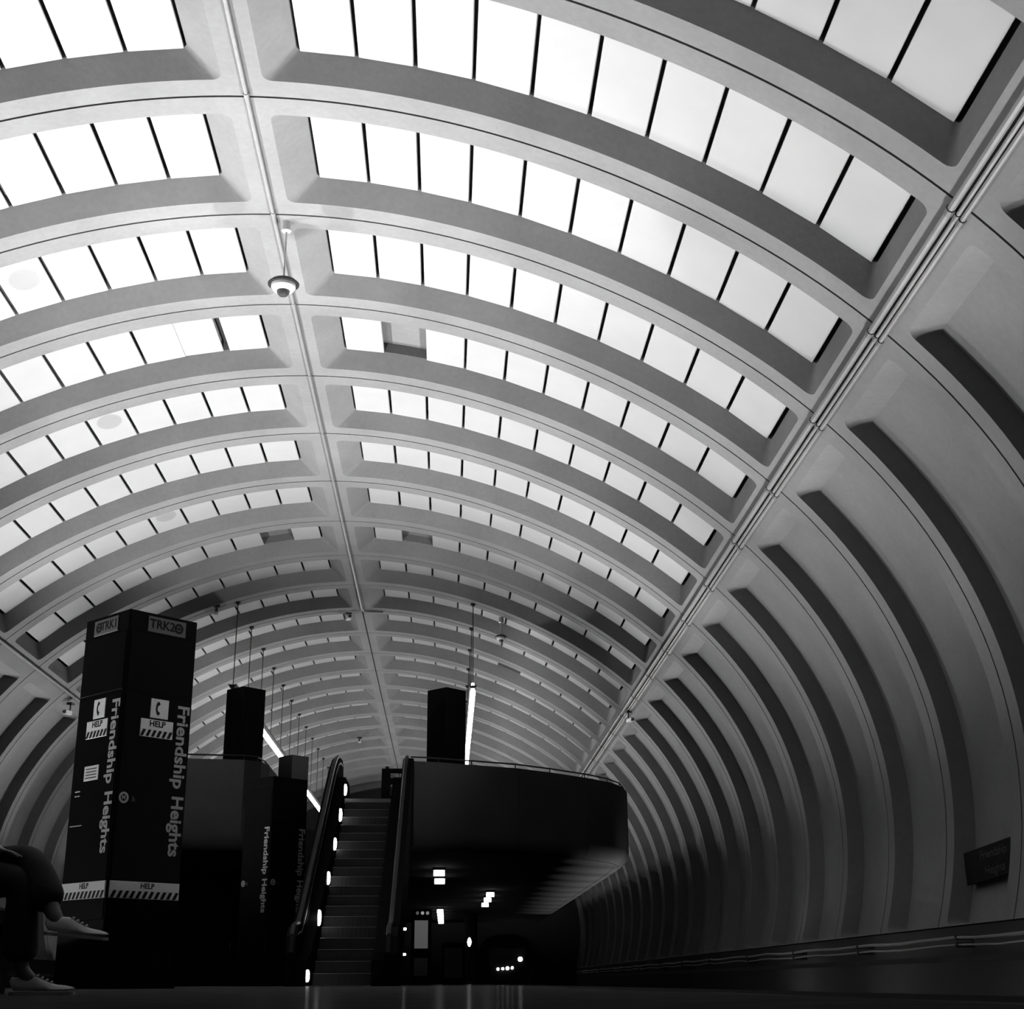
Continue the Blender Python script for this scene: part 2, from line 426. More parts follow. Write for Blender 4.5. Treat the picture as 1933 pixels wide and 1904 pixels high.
# ------------------------------------------------------------------ pylons on the platform
FW = .46
def face_m(face, u, z, out, vertical=False):
    """matrix for a flat piece on a pylon face; u in metres from the left edge as seen, z height"""
    if face == 'r': P = Vector((-FW+u, -FW-out, z)); ud = Vector((1,0,0)); n = Vector((0,-1,0))
    else: P = Vector((-FW-out, FW-u, z)); ud = Vector((0,-1,0)); n = Vector((-1,0,0))
    zd = Vector((0,0,1))
    X, Y = (-zd, ud) if vertical else (ud, zd)
    M4 = Matrix.Identity(4)
    for k in range(3): M4[k][0] = X[k]; M4[k][1] = Y[k]; M4[k][2] = n[k]; M4[k][3] = P[k]
    return M4
def plate(name, face, u0, u1, z0, z1, m_, parent, out=0.0, t=.012, c=.004):
    w2, h2 = (u1-u0)/2, (z1-z0)/2
    mb = MB(); vs = []
    for (i, z) in ((0, 0), (0, t-c), (c, t)):
        vs += [(-w2+i, -h2+i, z), (w2-i, -h2+i, z), (w2-i, h2-i, z), (-w2+i, h2-i, z)]
    fs = [(3,2,1,0), (8,9,10,11)] + [(q+k, q+(k+1)%4, q+4+(k+1)%4, q+4+k) for q in (0,4) for k in range(4)]
    M4 = face_m(face, (u0+u1)/2, (z0+z1)/2, out)
    mb.add([M4 @ Vector(v) for v in vs], fs); return mb.build(name, m_, parent)
def stripes(face, u0, u1, z0, z1, n, parent, out):
    mb = MB(); M4 = face_m(face, 0, 0, out)
    w_ = (u1-u0)/n
    for k in range(n):
        a = u0 + w_*k
        q = [(a, z0), (a+w_*.5, z0), (a+w_*1.0, z1), (a+w_*.5, z1)]
        q = [(min(u, u1), z) for u, z in q]
        mb.add([M4 @ Vector((u, z, d)) for d in (0, .003) for u, z in q], [(3,2,1,0),(4,5,6,7),(0,1,5,4),(1,2,6,5),(2,3,7,6),(3,0,4,7)])
    o = mb.build('hazard_stripes', BLACK, parent); o['kind'] = 'stuff'; return o
def disc(name, face, u, z, r0, r1, m_, parent, out, n=24):
    mb = MB(); M4 = face_m(face, u, z, out); vs = []; fs = []
    for d in (0, .003):
        for r in (r0, r1):
            for k in range(n): vs.append(M4 @ Vector((r*math.cos(2*math.pi*k/n), r*math.sin(2*math.pi*k/n), d)))
    for k in range(n):
        j = (k+1) % n
        fs += [(k, j, n+j, n+k), (2*n+k, 2*n+j, 3*n+j, 3*n+k), (k, j, 2*n+j, 2*n+k), (n+k, n+j, 3*n+j, 3*n+k)]
    mb.add(vs, fs); return mb.build(name, m_, parent)

PT = 4.06 + H
def pylon_shell(root, half, zb, zt, m_, recess=.22, rim=.05):
    b = MB(); ch = .012
    def ring(h, z): return [(-h+ch,-h,z),(h-ch,-h,z),(h,-h+ch,z),(h,h-ch,z),(h-ch,h,z),(-h+ch,h,z),(-h,h-ch,z),(-h,-h+ch,z)]
    loops = [ring(half+.02, zb), ring(half+.02, zb+.12), ring(half, zb+.12), ring(half, zt), ring(half-rim, zt), ring(half-rim, zt-recess)]
    vs = [v for L in loops for v in L]; fs = [tuple(range(7,-1,-1)), tuple(40+k for k in range(8))]
    for l in range(5):
        for k in range(8): fs.append((l*8+k, l*8+(k+1)%8, (l+1)*8+(k+1)%8, (l+1)*8+k))
    return b.add(vs, fs).build('pylon_body', m_, root)
def uplight(root, half, zt, recess, power):
    if power <= 0: return
    le = MB().box(-half+.12, half-.12, -half+.12, half-.12, zt-recess+.005, zt-recess+.02).build('uplight_tray', STEEL, root)
    ld = bpy.data.lights.new('uplight', 'AREA'); ld.shape = 'SQUARE'; ld.size = 2*half-.26; ld.energy = power
    lo = link('uplight_lamp', ld, root); lo.location = (0, 0, zt-recess+.03); lo.rotation_euler = (math.pi, 0, 0)
    return lo
def platform_pylon(loc, label, full):
    root = empty('station_pylon', loc, R(45)); tag(root, label, 'pylon', 'name pylons along the platform')
    pylon_shell(root, FW, 0, PT, DARKP)
    uplight(root, FW, PT, .22, P_PYLON[loc[1]])
    for face in ('r', 'l'):
        plate('name_panel', face, .03, .89, .70, 3.16, DARKP, root, 0, .008)
        plate('head_panel', face, .03, .89, 3.19, PT-.24, DARKP, root, 0, .008)
        W = 2*FW
        text('Friendship', .215, LETTER, root, face_m(face, .865*W, 2.615, .009, True), width=.94, bold=.025)
        text('Heights', .215, LETTER, root, face_m(face, .865*W, 1.725, .009, True), width=.66, bold=.025)
        if not (full and face == 'l'):
          disc('metro_roundel', face, .115*W, 1.99, .038, .062, LETTER, root, .009)
          text('M', .06, LETTER, root, face_m(face, .115*W, 1.99, .009), 'roundel_letter', .03)
          text('&', .085, DIML, root, face_m(face, .25*W, 1.98, .009), 'access_symbol', .0)
        if not full: continue
        sg = plate('track_sign', face, .26*W if face == 'r' else .22*W, .82*W if face == 'r' else .76*W, PT-.215, PT-.035, TSIGN, root)
        if face == 'r':
            text('TRK2', .145, BLACK, sg, face_m(face, .47*W, PT-.125, .012), bold=.02)
            cu_, si = .715*W, 1
        else:
            text('TRK1', .145, BLACK, sg, face_m(face, .56*W, PT-.125, .012), bold=.02)
            cu_, si = .33*W, -1
        disc('arrow_ring', face, cu_, PT-.125, .035, .06, BLACK, sg, .012)
        ar = MB(); M4 = face_m(face, cu_, PT-.125, .012)
        q = [(-.03*si,-.008),(.0,-.008),(.0,-.026),(.03*si,0),(.0,.026),(.0,.008),(-.03*si,.008)]
        ar.add([M4 @ Vector((a, b, d)) for d in (0, .003) for a, b in q], [tuple(range(6,-1,-1)), tuple(range(7,14))] + [(k,(k+1)%7,7+(k+1)%7,7+k) for k in range(7)])
        ar.build('arrow', BLACK, sg)
        # emergency telephone sign and HELP plates
        ph = plate('phone_sign', face, .385*W, .645*W, 2.905, 3.125, WHITE, root, .006)
        hs = MB(); M4 = face_m(face, .515*W, 3.015, .018); pt = []
        for k in range(9):
            t = R(120 + 120*k/8); pt.append((.035 + .075*math.cos(t), .075*math.sin(t)))
        rr_ = [.018, .018, .011, .009, .009, .009, .011, .018, .018]
        vs = []; fs = []
        for (a, b), q in zip(pt, rr_):
            c = Vector((a-.035, b, 0)).normalized()
            for d in (0, .004):
                vs += [M4 @ (Vector((a, b, d)) - c*q), M4 @ (Vector((a, b, d)) + c*q)]
        for k in range(8):
            e = 4*k; fs += [(e, e+1, e+5, e+4), (e+2, e+3, e+7, e+6), (e, e+2, e+6, e+4), (e+1, e+3, e+7, e+5)]
        fs += [(0,1,3,2), (32,33,35,34)]
        hs.add(vs, fs).build('handset_symbol', BLACK, ph)
        he = plate('help_plate', face, .26*W, .73*W, 2.685, 2.885, WHITE, root, .006)
        text('HELP', .095, BLACK, he, face_m(face, .50*W, 2.835, .0185), bold=.015)
        stripes(face, .265*W, .725*W, 2.69, 2.765, 6, he, .0185)
        hb = plate('help_band', face, .02*W, .985*W, .925, 1.105, WHITE, root, .008)
        text('HELP', .08, BLACK, hb, face_m(face, .53*W, 1.06, .0205), bold=.015)
        stripes(face, .03*W, .975*W, .93, 1.005, 11, hb, .0205)
        if face == 'l':
            nb = plate('notice', face, .30*W, .62*W, 2.21, 2.375, WHITE, root, .006)
            for k in range(4): plate('print_line', face, .34*W, .58*W, 2.235+.033*k, 2.245+.033*k, BLACK, nb, .0185, .002, .0005)
            plate('intercom_slot', face, .13*W, .25*W, 2.10, 2.115, STEEL, root, .006)
            plate('intercom_slot', face, .13*W, .25*W, 2.05, 2.065, STEEL, root, .006)
            plate('shelf_edge', face, .08*W, .35*W, 1.72, 1.732, STEEL, root, .006)
    return root
platform_pylon((-3.64, 16.4, 0), 'tall dark pylon with TRK2 sign, phone sign and striped HELP plates', True)
platform_pylon((-3.60, 30.1, 0), 'dark name pylon without HELP plates beside the foot of the escalator', False)
platform_pylon((-3.62, 2.7, 0), 'dark name pylon nearest the camera, left of the bench', False)

# ------------------------------------------------------------------ mezzanine
ZP, ZF = 4.95 + H, 3.87 + H                    # parapet top, mezzanine floor
rp = [(-.86, 33.34), (-.2, 33.55), (.6, 33.95), (1.69, 34.5), (2.6, 35.25), (3.57, 36.2), (4.25, 37.05), (4.68, 37.95), (4.92, 39.0), (4.98, 40.5), (5.0, 43.0)] + [(5.0, y) for y in (46, 49, 52, 55, 58, 61, 64, 67, 70, 73, 76)]
lp = [(-4.30, 38.0), (-4.30, 36.0), (-4.30, 34.2), (-4.40, 33.5), (-4.75, 33.2), (-6.1, 33.0), (-7.0, 33.4), (-7.7, 34.2), (-8.0, 35.4), (-8.1, 37.0)] + [(-8.1, y) for y in (40, 43, 46, 49, 52, 55, 58, 61, 64, 67, 70, 73, 76)]
mz = empty('floor_mezzanine', (0, 0, 0)); struct(mz, 'long mezzanine with a curved dark concrete parapet crossing the vault')
def offset_path(P, d):
    out = []
    for i in range(len(P)):
        a = Vector(P[max(i-1, 0)]); b = Vector(P[min(i+1, len(P)-1)]); t = (b-a).normalized()
        out.append((P[i][0] + t.y*d, P[i][1] - t.x*d))
    return out
prof = [(0, ZP), (0, ZF-.55), (.03, ZF-.70), (.10, ZF-.82), (.22, ZF-.90), (.42, ZF-.93), (.42, ZF-.80), (.2, ZF-.60), (.2, ZP)]
def sweep(P, sgn, a, b, gap=.006):
    """parapet between path points a..b with an open joint at each end"""
    mb = MB(); vs = []; fs = []
    rows = [offset_path(P, -sgn*q) for q, _ in prof]
    n = len(prof)
    for i in range(a, b+1):
        for k, (q, z) in enumerate(prof):
            x, y = rows[k][i]
            if i == a or i == b:
                j = i+1 if i == a else i-1; t = (Vector(rows[k][j]) - Vector(rows[k][i])).normalized(); x += t.x*gap; y += t.y*gap
            vs.append((x, y, z))
    for i in range(b-a):
        for k in range(n): fs.append((i*n+k, i*n+(k+1)%n, (i+1)*n+(k+1)%n, (i+1)*n+k))
    fs.append(tuple(range(n))); fs.append(tuple((b-a)*n+k for k in range(n-1,-1,-1)))
    return mb.add(vs, fs)
for P, sgn, cuts in ((rp, 1, [0, 3, 5, 8, 10, 12, 14, 16, 18, 20, 21]), (lp, -1, [0, 2, 5, 7, 10, 12, 14, 16, 18, 20, 22])):
    for a, b in zip(cuts[:-1], cuts[1:]):
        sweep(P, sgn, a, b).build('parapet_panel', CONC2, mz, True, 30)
ri = offset_path(rp, -.3); li = offset_path(lp, .3)
slab = [(-.86, 33.7)] + ri[1:] + li[::-1] + [(-4.45, 38.3), (-2.86, 38.3), (-2.86, 33.55)]
bm = bmesh.new()
for z in (ZF-.92, ZF):
    vv = [bm.verts.new((x, y, z)) for x, y in slab]; bm.faces.new(vv)
bm.verts.ensure_lookup_table(); n = len(slab)
for k in range(n): bm.faces.new((bm.verts[k], bm.verts[(k+1)%n], bm.verts[n+(k+1)%n], bm.verts[n+k]))
bmesh.ops.recalc_face_normals(bm, faces=bm.faces[:])
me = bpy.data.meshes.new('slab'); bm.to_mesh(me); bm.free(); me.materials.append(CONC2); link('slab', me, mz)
# guard rail on the parapet
for P, sgn in ((rp, 1), (lp, -1)):
    q = offset_path(P, -sgn*.1)
    MB().tube([(x, y, ZP+.11) for x, y in q], .02, 6).build('guard_rail', DSTEEL, mz, True)
    for k in range(1, len(q), 1):
        MB().tube([(q[k][0], q[k][1], ZP-.01), (q[k][0], q[k][1], ZP+.11)], .014, 6).build('rail_post', DSTEEL, mz, True)
# columns under the slab, set back
for (x, y) in ((-6.0, 52), (-6.0, 66), (1.1, 66)):
    MB().lathe([(.34, 0), (.34, .15), (.28, .2), (.28, ZF-1.05), (.40, ZF-.92)], 16, (x, y, 0)).build('column', CONC2, mz, True)
# square lamps under the slab
LZ = ZF-.93
k_ = 0
for (x, ys, sz) in ((-.22, (39.2, 42.4), .30), (1.45, (49.0, 52.2, 55.6), .26), (-.28, (60.5, 63.0, 65.8, 68.6, 71.5), .26)):
    for j, y in enumerate(ys):
        rt = empty('soffit_lamp', (x, y, LZ)); k_ += 1
        row = {-.22: 'nearest pair of square lamps, under the front of the mezzanine', 1.45: 'middle row of three square lamps under the mezzanine', -.28: 'far row of square lamps deep under the mezzanine'}[x]
        pos = ['first', 'second', 'third', 'fourth', 'fifth'][j]
        tag(rt, pos + ' lamp of the ' + row, 'lamp', 'square lamps under the mezzanine')
        MB().bbox(-sz/2-.02, sz/2+.02, -sz/2-.02, sz/2+.02, -.06, .0, .004).build('housing', DSTEEL, rt)
        MB().bbox(-sz/2, sz/2, -sz/2, sz/2, -.20, -.06, .02).build('diffuser', SOFT, rt)

# mezzanine pylons (smaller, standing on the mezzanine floor)
def mezz_pylon(loc, label):
    root = empty('mezzanine_pylon', loc, R(45)); tag(root, label, 'pylon', 'pylons on the mezzanine')
    pylon_shell(root, .345, 0, 6.95+H-ZF, DARKP, .2, .04)
    for k, (a, b) in enumerate(((0, -1), (-1, 0))):
        mb = MB()
        if k == 0: mb.box(-.31, .31, -.352, -.344, .2, 2.2)
        else: mb.box(-.352, -.344, -.31, .31, .2, 2.2)
        mb.build('side_panel', DARKP, root)
    uplight(root, .345, 6.95+H-ZF, .2, P_MEZZ)
mezz_pylon((-5.06, 35.0, ZF), 'dark pylon on the mezzanine left of the escalator, nearer one')
mezz_pylon((-.06, 35.0, ZF), 'dark pylon on the mezzanine right of the escalator beside the lit tube')
mezz_pylon((-5.0, 46.0, ZF), 'dark pylon farther back on the mezzanine, its side lit by a tube')

# information frame at the head of the escalator
fr = empty('information_frame', (-1.21, 36.2, ZF)); tag(fr, 'dark freestanding frame with two openings at the head of the escalator', 'information board')
MB().box(-.48, -.26, -.1, .1, 0, 1.30).build('post', DARKP, fr)
MB().box(.30, .48, -.1, .1, 0, 1.30).build('post', DARKP, fr)
MB().box(-.48, .48, -.09, .09, 1.20, 1.30).build('top_bar', DARKP, fr)
MB().box(-.30, .48, -.09, .09, .92, 1.06).build('middle_bar', DARKP, fr)
MB().box(-.30, .48, -.09, .09, .0, .62).build('lower_panel', DARKP, fr)
MB().tube([(-.35, 0, 1.30), (-.35, 0, 1.36)], .05, 8).build('lamp_cap', DSTEEL, fr)

# ------------------------------------------------------------------ escalator
SL = .577; EY0 = 25.14; RUN, RISE = .346, .20
TOPL = [(24.15, .50), (24.2, .78), (24.4, .93), (24.8, .98), (25.1, 1.0), (25.6, 1.24), (31.3, 1.24+5.7*SL), (32.0, ZF+.90), (32.5, ZF+1.02), (33.1, ZF+1.04), (33.4, ZF+.92), (33.48, ZF+.6)]
BOTL = [(33.48, ZF-.85), (32.0, ZF-1.0), (26.4, 0.0), (24.25, 0.0)]
SKT = [(24.3, .0), (24.3, .40), (25.1, .55), (25.6, .80), (31.3, .80+5.7*SL), (31.9, ZF+.50), (33.1, ZF+.50), (33.4, ZF+.3), (33.4, ZF-.5), (32.0, ZF-.9), (26.4, 0)]
stm = MB(); stm.box(-.49, .49, 0, .41, -.24, 0)
for k in range(12): stm.box(-.49+.08*k, -.49+.08*k+.05, -.006, 0, -.22, -.03)
stm = stm.mesh('step', DSTEEL)
nom = MB().bbox(-.49, .49, -.010, .03, .0, .008, .002).mesh('step_nosing', STEEL)
def escalator(cx, sides, lamps, label):
    es = empty('escalator', (cx, 25.0, 0)); tag(es, label, 'escalator')
    yo = -25.0
    sh = lambda P: [(y+yo, z) for y, z in P]
    for (x0, x1, inner) in sides:                       # inner = +1: the steps are on the right of this balustrade
        MB().prism(sh(TOPL + BOTL), x0-cx, x1-cx).build('balustrade', DARKP, es)
        xi = (x1 - .07 if inner == 1 else x0 + .07) - cx
        MB().tube([(xi, y+yo, z+.02) for y, z in TOPL], .045, 8).build('handrail', RUB, es, True)
        xa, xb = ((x1, -.53+cx) if inner == 1 else (cx+.53, x0))
        MB().prism(sh(SKT), xa-cx, xb-cx).build('skirt', DARKP, es)
        xs = (x1, x1+.004) if inner == 1 else (x0-.004, x0)
        q = [(y, z) for y, z in TOPL if 24.3 < y < 33.4]
        MB().prism(sh([(y, z-.10) for y, z in q] + [(y, z-.125) for y, z in reversed(q)]), xs[0]-cx, xs[1]-cx).build('trim_strip', STEEL, es)
    k = 0
    while RISE*(k+1) < ZF-.02:
        z = RISE*(k+1)
        st = link('step', stm, es); st.location = (0, EY0 + z/SL - RUN + yo, z)
        link('nosing', nom, st); k += 1
    MB().box(-.53, .53, 24.2+yo, 25.3+yo, -.05, .012).build('landing_plate', STEEL, es)
    MB().box(-.53, .53, 31.75+yo, 33.45+yo, ZF-.1, ZF+.012).build('landing_plate', STEEL, es)
    MB().prism(sh([(25.3, -.05), (31.8, ZF-.2), (33.3, ZF-.2), (33.3, ZF-.85), (32.0, ZF-1.0), (26.4, -.05)]), -.53, .53).build('truss', DARKP, es)
    for (x, y, z, r) in lamps:  # the list also holds the painted glints
        lm = MB().lathe([(.11*r, 0), (.115*r, .02), (.10*r, .04), (.06*r, .05)], 14).build('balustrade_lamp_or_glint', SPOT, es, True)
        lm.rotation_euler = (0, R(90), 0); lm.location = (x-cx, y+yo, z); lm.scale = (1.2, .9, 1)
escalator(-1.76, ((-2.62, -2.46, 1), (-1.02, -.80, -1)), [(-2.29, 24.4, .165, .7), (-2.29, 26.2, 1.155, 1), (-2.29, 27.9, 1.955, .9), (-2.29, 29.2, 2.71, .9), (-2.29, 30.4, 3.42, 1), (-2.29, 31.6, 4.10, .9), (-.80, 27.4, 1.0, .18), (-.80, 27.4, .55, .15)],  # last two: glints on the right balustrade, put in as glowing discs
          'escalator with a row of small lamps climbing right of the far name pylon')

# ------------------------------------------------------------------ suspended fluorescent troughs
def trough(x, i0, i1, label, first=0):
    y0, y1 = JY(i0)-.15, JY(i1)+.3; z = 7.37 + H
    rt = empty('suspended_trough', (x, y0, z)); tag(rt, label, 'lamp', 'suspended fluorescent troughs over the mezzanine')
    MB().prism([(-.05, .045), (-.10, .10), (-.10, .15), (-.08, .12), (.08, .12), (.10, .15), (.10, .10), (.05, .045)], 0, y1-y0, 'y').build('housing', DSTEEL, rt)
    L = y1-y0; n = int(L/1.24)
    tm = MB().tube([(0, .03, 0), (0, .07, 0), (0, 1.15, 0), (0, 1.19, 0)], [.05, .07, .07, .05], 8).mesh('tube', TUBE, True)
    um = MB().tube([(0, .03, 0), (0, .07, 0), (0, 1.15, 0), (0, 1.19, 0)], [.03, .04, .04, .03], 8).mesh('added_upper_tube', UPTUBE, True)
    for k in range(first, n):
        t = link('tube', tm, rt); t.location = (0, k*1.24, -.03)
        u = link('added_upper_tube', um, rt); u.location = (0, k*1.24, .165)
    for i in range(i0, i1+1):
        xx = x - XC; a = math.degrees(math.asin(min(1, abs(xx)/9.2)))
        for _ in range(20):
            a += ((abs(xx) - (VP(a)[0]-XC))/9.0)*57.3
        zt = VP(a)[1]
        rd = MB().tube([(0, JY(i)-y0, .12), (0, JY(i)-y0, zt-z)], .012, 6).build('hanger_rod', DSTEEL, rt, True)
        MB().lathe([(.02, 0), (.07, .05), (.07, .09)], 10, (0, JY(i)-y0, zt-z-.09)).build('canopy', DSTEEL, rd, True)
trough(-5.72, 8, 21, 'long lit trough hung on thin rods left of the ridge', 2)
trough(.63, 8, 21, 'bright trough hung on thin rods right of the ridge')

# ------------------------------------------------------------------ cameras and domes on the vault
def dome(top, drop, rs, label):
    rt = empty('dome_camera', (top[0], top[1], top[2]-drop)); tag(rt, label, 'camera', 'dome cameras hanging from the vault')
    MB().lathe([(.012, .1*rs), (.018, drop-.16), (.07, drop-.14), (.07, drop)], 12).build('drop_rod', PLAST, rt, True)
    MB().lathe([(.05*rs, .16*rs), (.22*rs, .10*rs), (.27*rs, .05*rs), (.265*rs, .03*rs)], 24).build('canopy', DSTEEL, rt, True)
    MB().lathe([(.21*rs, .03*rs), (.21*rs, -.02*rs), (.17*rs, -.07*rs), (.11*rs, -.085*rs)], 24).build('housing_ring', PLAST, rt, True)
    MB().lathe([(.115*rs, -.08*rs), (.105*rs, -.13*rs), (.07*rs, -.17*rs), (.02*rs, -.185*rs)], 20).build('dome_glass', GLASSD, rt, True)
x, z = VP(.8)
dome((x+.055, JY(1)+.22, z+.0), 1.02, .82, 'large white-ringed dome camera hanging from the ridge')
x, z = VP(27.4)
dome((x, JY(8)+.43, z), .58, .62, 'small dome camera on a short rod right of the ridge')
def box_camera(loc, rz, label, arm=.3, size=1.0):
    rt = empty('security_camera', loc, rz); tag(rt, label, 'camera', 'box cameras on the vault')
    MB().tube([(0, 0, 0), (0, 0, -arm*.6), (0, -.06, -arm)], .022*size, 8).build('bracket', DSTEEL, rt, True)
    MB().box(-.09*size, .09*size, -.08, .08, -.03, .03).build('mount_plate', DSTEEL, rt)
    b = MB().bbox(-.06*size, .06*size, -.22*size-.06, .12*size-.06, -arm-.07*size, -arm+.05*size, .012).build('camera_body', PLAST, rt)
    ln = MB().lathe([(.045*size, 0), (.045*size, .03)], 12).build('lens', GLASSD, b, True)
    ln.rotation_euler = (R(90), 0, 0); ln.location = (0, -.22*size-.06, -arm-.01*size)
x, z = VP(55.1, -.05); box_camera((x-.05, 38.9, z-.02), R(20), 'white box camera under the right cornice past the mezzanine', .24, .85)
x, z = VP(55.3, -.05, -1); box_camera((x+.05, 37.9, z-.02), R(-20), 'white box camera under the left cornice beside the tall pylon', .24, .85)
x, z = VP(2.9, 0, -1); box_camera((x, 40.2, z), R(15), 'small box camera on the ridge at the end of the ridge pipe', .14, 1.0)
x, z = VP(25.6, 0, -1); box_camera((x, 36.9, z), R(10), 'small box camera on a left rib above the hanging rods', .16, .9)
x, z = VP(9.2, 0, -1); box_camera((x, JY(17)-.3, z), R(0), 'tiny far box camera left of the ridge', .14, 1.0)

# ------------------------------------------------------------------ things below the mezzanine
db = empty('poster_display', (-.76, 44.0, 0)); tag(db, 'dark display case with a dim backlit poster below the mezzanine', 'display case')
MB().bbox(-.30, .30, -.12, .12, 0, 2.15, .02).build('case', DARKP, db)
MB().box(-.20, .20, -.128, -.118, 1.02, 1.82).build('poster', DIMSCREEN, db)
MB().box(-.20, .20, -.128, -.118, .25, .75).build('lower_poster', mat('dark_poster', .10, .5), db)
for k, x in enumerate((-.12, .03, .18)):
    l_ = MB().lathe([(.05, 0), (.05, .02)], 12).build('indicator', emit('indicator_lens_%d' % k, (.04, .22, .14)[k]), db, True)
    l_.rotation_euler = (R(90), 0, 0); l_.location = (x, -.12, 2.03)
db = empty('poster_display', (.22, 47.0, 0)); tag(db, 'unlit dark display case standing right of the lit one', 'display case')
MB().bbox(-.36, .36, -.12, .12, 0, 1.25, .02).build('case', DARKP, db)
MB().box(-.29, .29, -.128, -.118, .2, 1.1).build('poster', mat('unlit_poster', .07, .5), db)

rm = empty('added_blocker', (-6.2, 42.0, 0)); tag(rm, 'added black room block under the left part of the mezzanine', 'blocker')  # dark block added to hide the lit left wall behind it
MB().bbox(-1.7, 1.7, -2.0, 2.0, 0, LZ-.02, .01).build('blocker_shell', DARKP, rm)
dr = MB().bbox(-.5, .5, -2.03, -1.99, 0, 2.1, .004).build('blocker_door', DARKP, rm)
MB().tube([(.38, -2.06, .95), (.38, -2.06, 1.1)], .012, 6).build('door_handle', STEEL, dr, True)
def post_lamp(x, y, z, label, r=.16):   # slender lantern
    rt = empty('post_lamp', (x, y, 0)); tag(rt, label, 'lamp', 'far lamps on the platform')
    MB().lathe([(.12, 0), (.12, .05), (.035, .1), (.03, z-r)], 10).build('post', DSTEEL, rt, True)
    MB().lathe([(.03, -r), (r*.35, -r*.6), (r*.5, 0), (r*.3, r*.7), (.02, r)], 14, (0, 0, 0)).build('globe', HEADL, rt, True).location = (0, 0, z)
post_lamp(.925, 60.0, 1.62, 'bright globe lamp on a post far down the platform', .17)
# train waiting in the right-hand track at the far end
tr = empty('train', (PE+1.6, 77.5, -.94)); tag(tr, 'dark train far off on the right track showing one bright headlight', 'train')
MB().prism([(-1.45, .3), (1.45, .3), (1.52, 1.0), (1.45, 2.6), (1.1, 3.2), (.5, 3.4), (-.5, 3.4), (-1.1, 3.2), (-1.45, 2.6), (-1.52, 1.0)], 0, 1.4, 'y').build('car_body', DSTEEL, tr)
MB().box(-.95, .95, -.02, .02, 1.75, 2.7).build('windscreen', GLASSD, tr)
MB().box(-1.2, 1.2, .1, 1.2, .0, .32).build('bogie', RUB, tr)
def lens(x, z, r, m_, nm):
    o = MB().lathe([(r, 0), (r, .03), (r*.6, .05)], 12).build(nm, m_, tr, True); o.rotation_euler = (R(90), 0, 0); o.location = (x, -.0, z)
lens(.72, 2.15, .12, HEADL, 'headlight')
for k in range(4): lens(-.45+.25*k, 1.66+.02*k, .07 if k != 2 else .09, SPOT, 'marker_light')
# station name board on the right wall, second coffer
sb = empty('wall_sign', (7.25, JY(1)+1.40, 1.50+H)); sb.rotation_euler = (0, R(-2), R(-90)); tag(sb, 'dark station name board low on the right wall', 'sign')
MB().bbox(-.92, .92, -.03, .03, -.22, .22, .01).build('board', BLACK, sb)
text('Friendship', .16, DIML, sb, Matrix.Translation((.2, -.032, .10)) @ Matrix.Rotation(R(90), 4, 'X'), width=.95)
text('Heights', .16, DIML, sb, Matrix.Translation((.2, -.032, -.11)) @ Matrix.Rotation(R(90), 4, 'X'), width=.7)

# ------------------------------------------------------------------ bench and seated person
bn = empty('bench', (-2.62, 7.2, 0)); tag(bn, 'low dark stone bench under the seated person at the left edge', 'bench')
MB().bbox(-.36, .36, -.95, .95, .34, .42, .015).build('seat_slab', GRAN, bn)
for q in (-.7, .7): MB().bbox(-.28, .28, q-.11, q+.11, 0, .34, .01).build('support', GRAN, bn)
pr = empty('person', (-2.4, 7.0, 0)); tag(pr, 'seated person with crossed legs in dark loose trousers and pale canvas shoes', 'person')
OX, OY = -2.4, 7.0
def skin(name, verts, edges, m_, parent, root=0, sub=2):
    me = bpy.data.meshes.new(name); me.from_pydata([(a-OX, b-OY, c) for a, b, c, _ in verts], edges, [])
    o = link(name, me, parent); me.materials.append(m_)
    sk = o.modifiers.new('skin', 'SKIN'); sk.use_smooth_shade = True
    for i, v in enumerate(verts):
        sv = me.skin_vertices[0].data[i]; r = v[3]; sv.radius = (r, r) if not isinstance(r, tuple) else r; sv.use_root = (i == root)
    sb_ = o.modifiers.new('sub', 'SUBSURF'); sb_.levels = sub; sb_.render_levels = sub
    return o
def chain(V, E, start, pts):
    last = start
    for p_ in pts:
        V.append(p_); E.append((last, len(V)-1)); last = len(V)-1
    return last
# body
V = [(-2.44, 7.0, .53, .12)]; E = []
ch = chain(V, E, 0, [(-2.47, 7.0, .72, .105), (-2.47, 7.0, .92, .125), (-2.46, 7.0, 1.05, .10)])
nk = chain(V, E, ch, [(-2.43, 7.0, 1.16, .05), (-2.40, 7.0, 1.24, .06), (-2.385, 7.0, 1.33, .085), (-2.39, 7.0, 1.42, .07)])
for sy, hand_at in ((-1, (-2.10, 6.93, .635)), (1, (-2.16, 7.06, .66))):
    sh_ = chain(V, E, ch, [(-2.46, 7.0+sy*.17, 1.05, .058), (-2.44, 7.0+sy*.22, .82, .045), (-2.25, 7.0+sy*.14, .70, .034)])
    wx, wy, wz = hand_at
    pa = chain(V, E, sh_, [(wx-.09, wy, wz+.03, .026), (wx-.03, wy, wz+.012, (.036, .018))])
    for f, (dy, ln) in enumerate(((-.034, .062), (-.012, .075), (.010, .070), (.030, .055))):
        chain(V, E, pa, [(wx+.02, wy+dy, wz+.008, .0095), (wx+.02+ln*.55, wy+dy*1.1, wz-.004, .0085), (wx+.02+ln, wy+dy*1.15, wz-.022, .007)])
    chain(V, E, pa, [(wx-.015, wy-sy*.045, wz+.004, .0105), (wx+.02, wy-sy*.068, wz-.008, .009)])
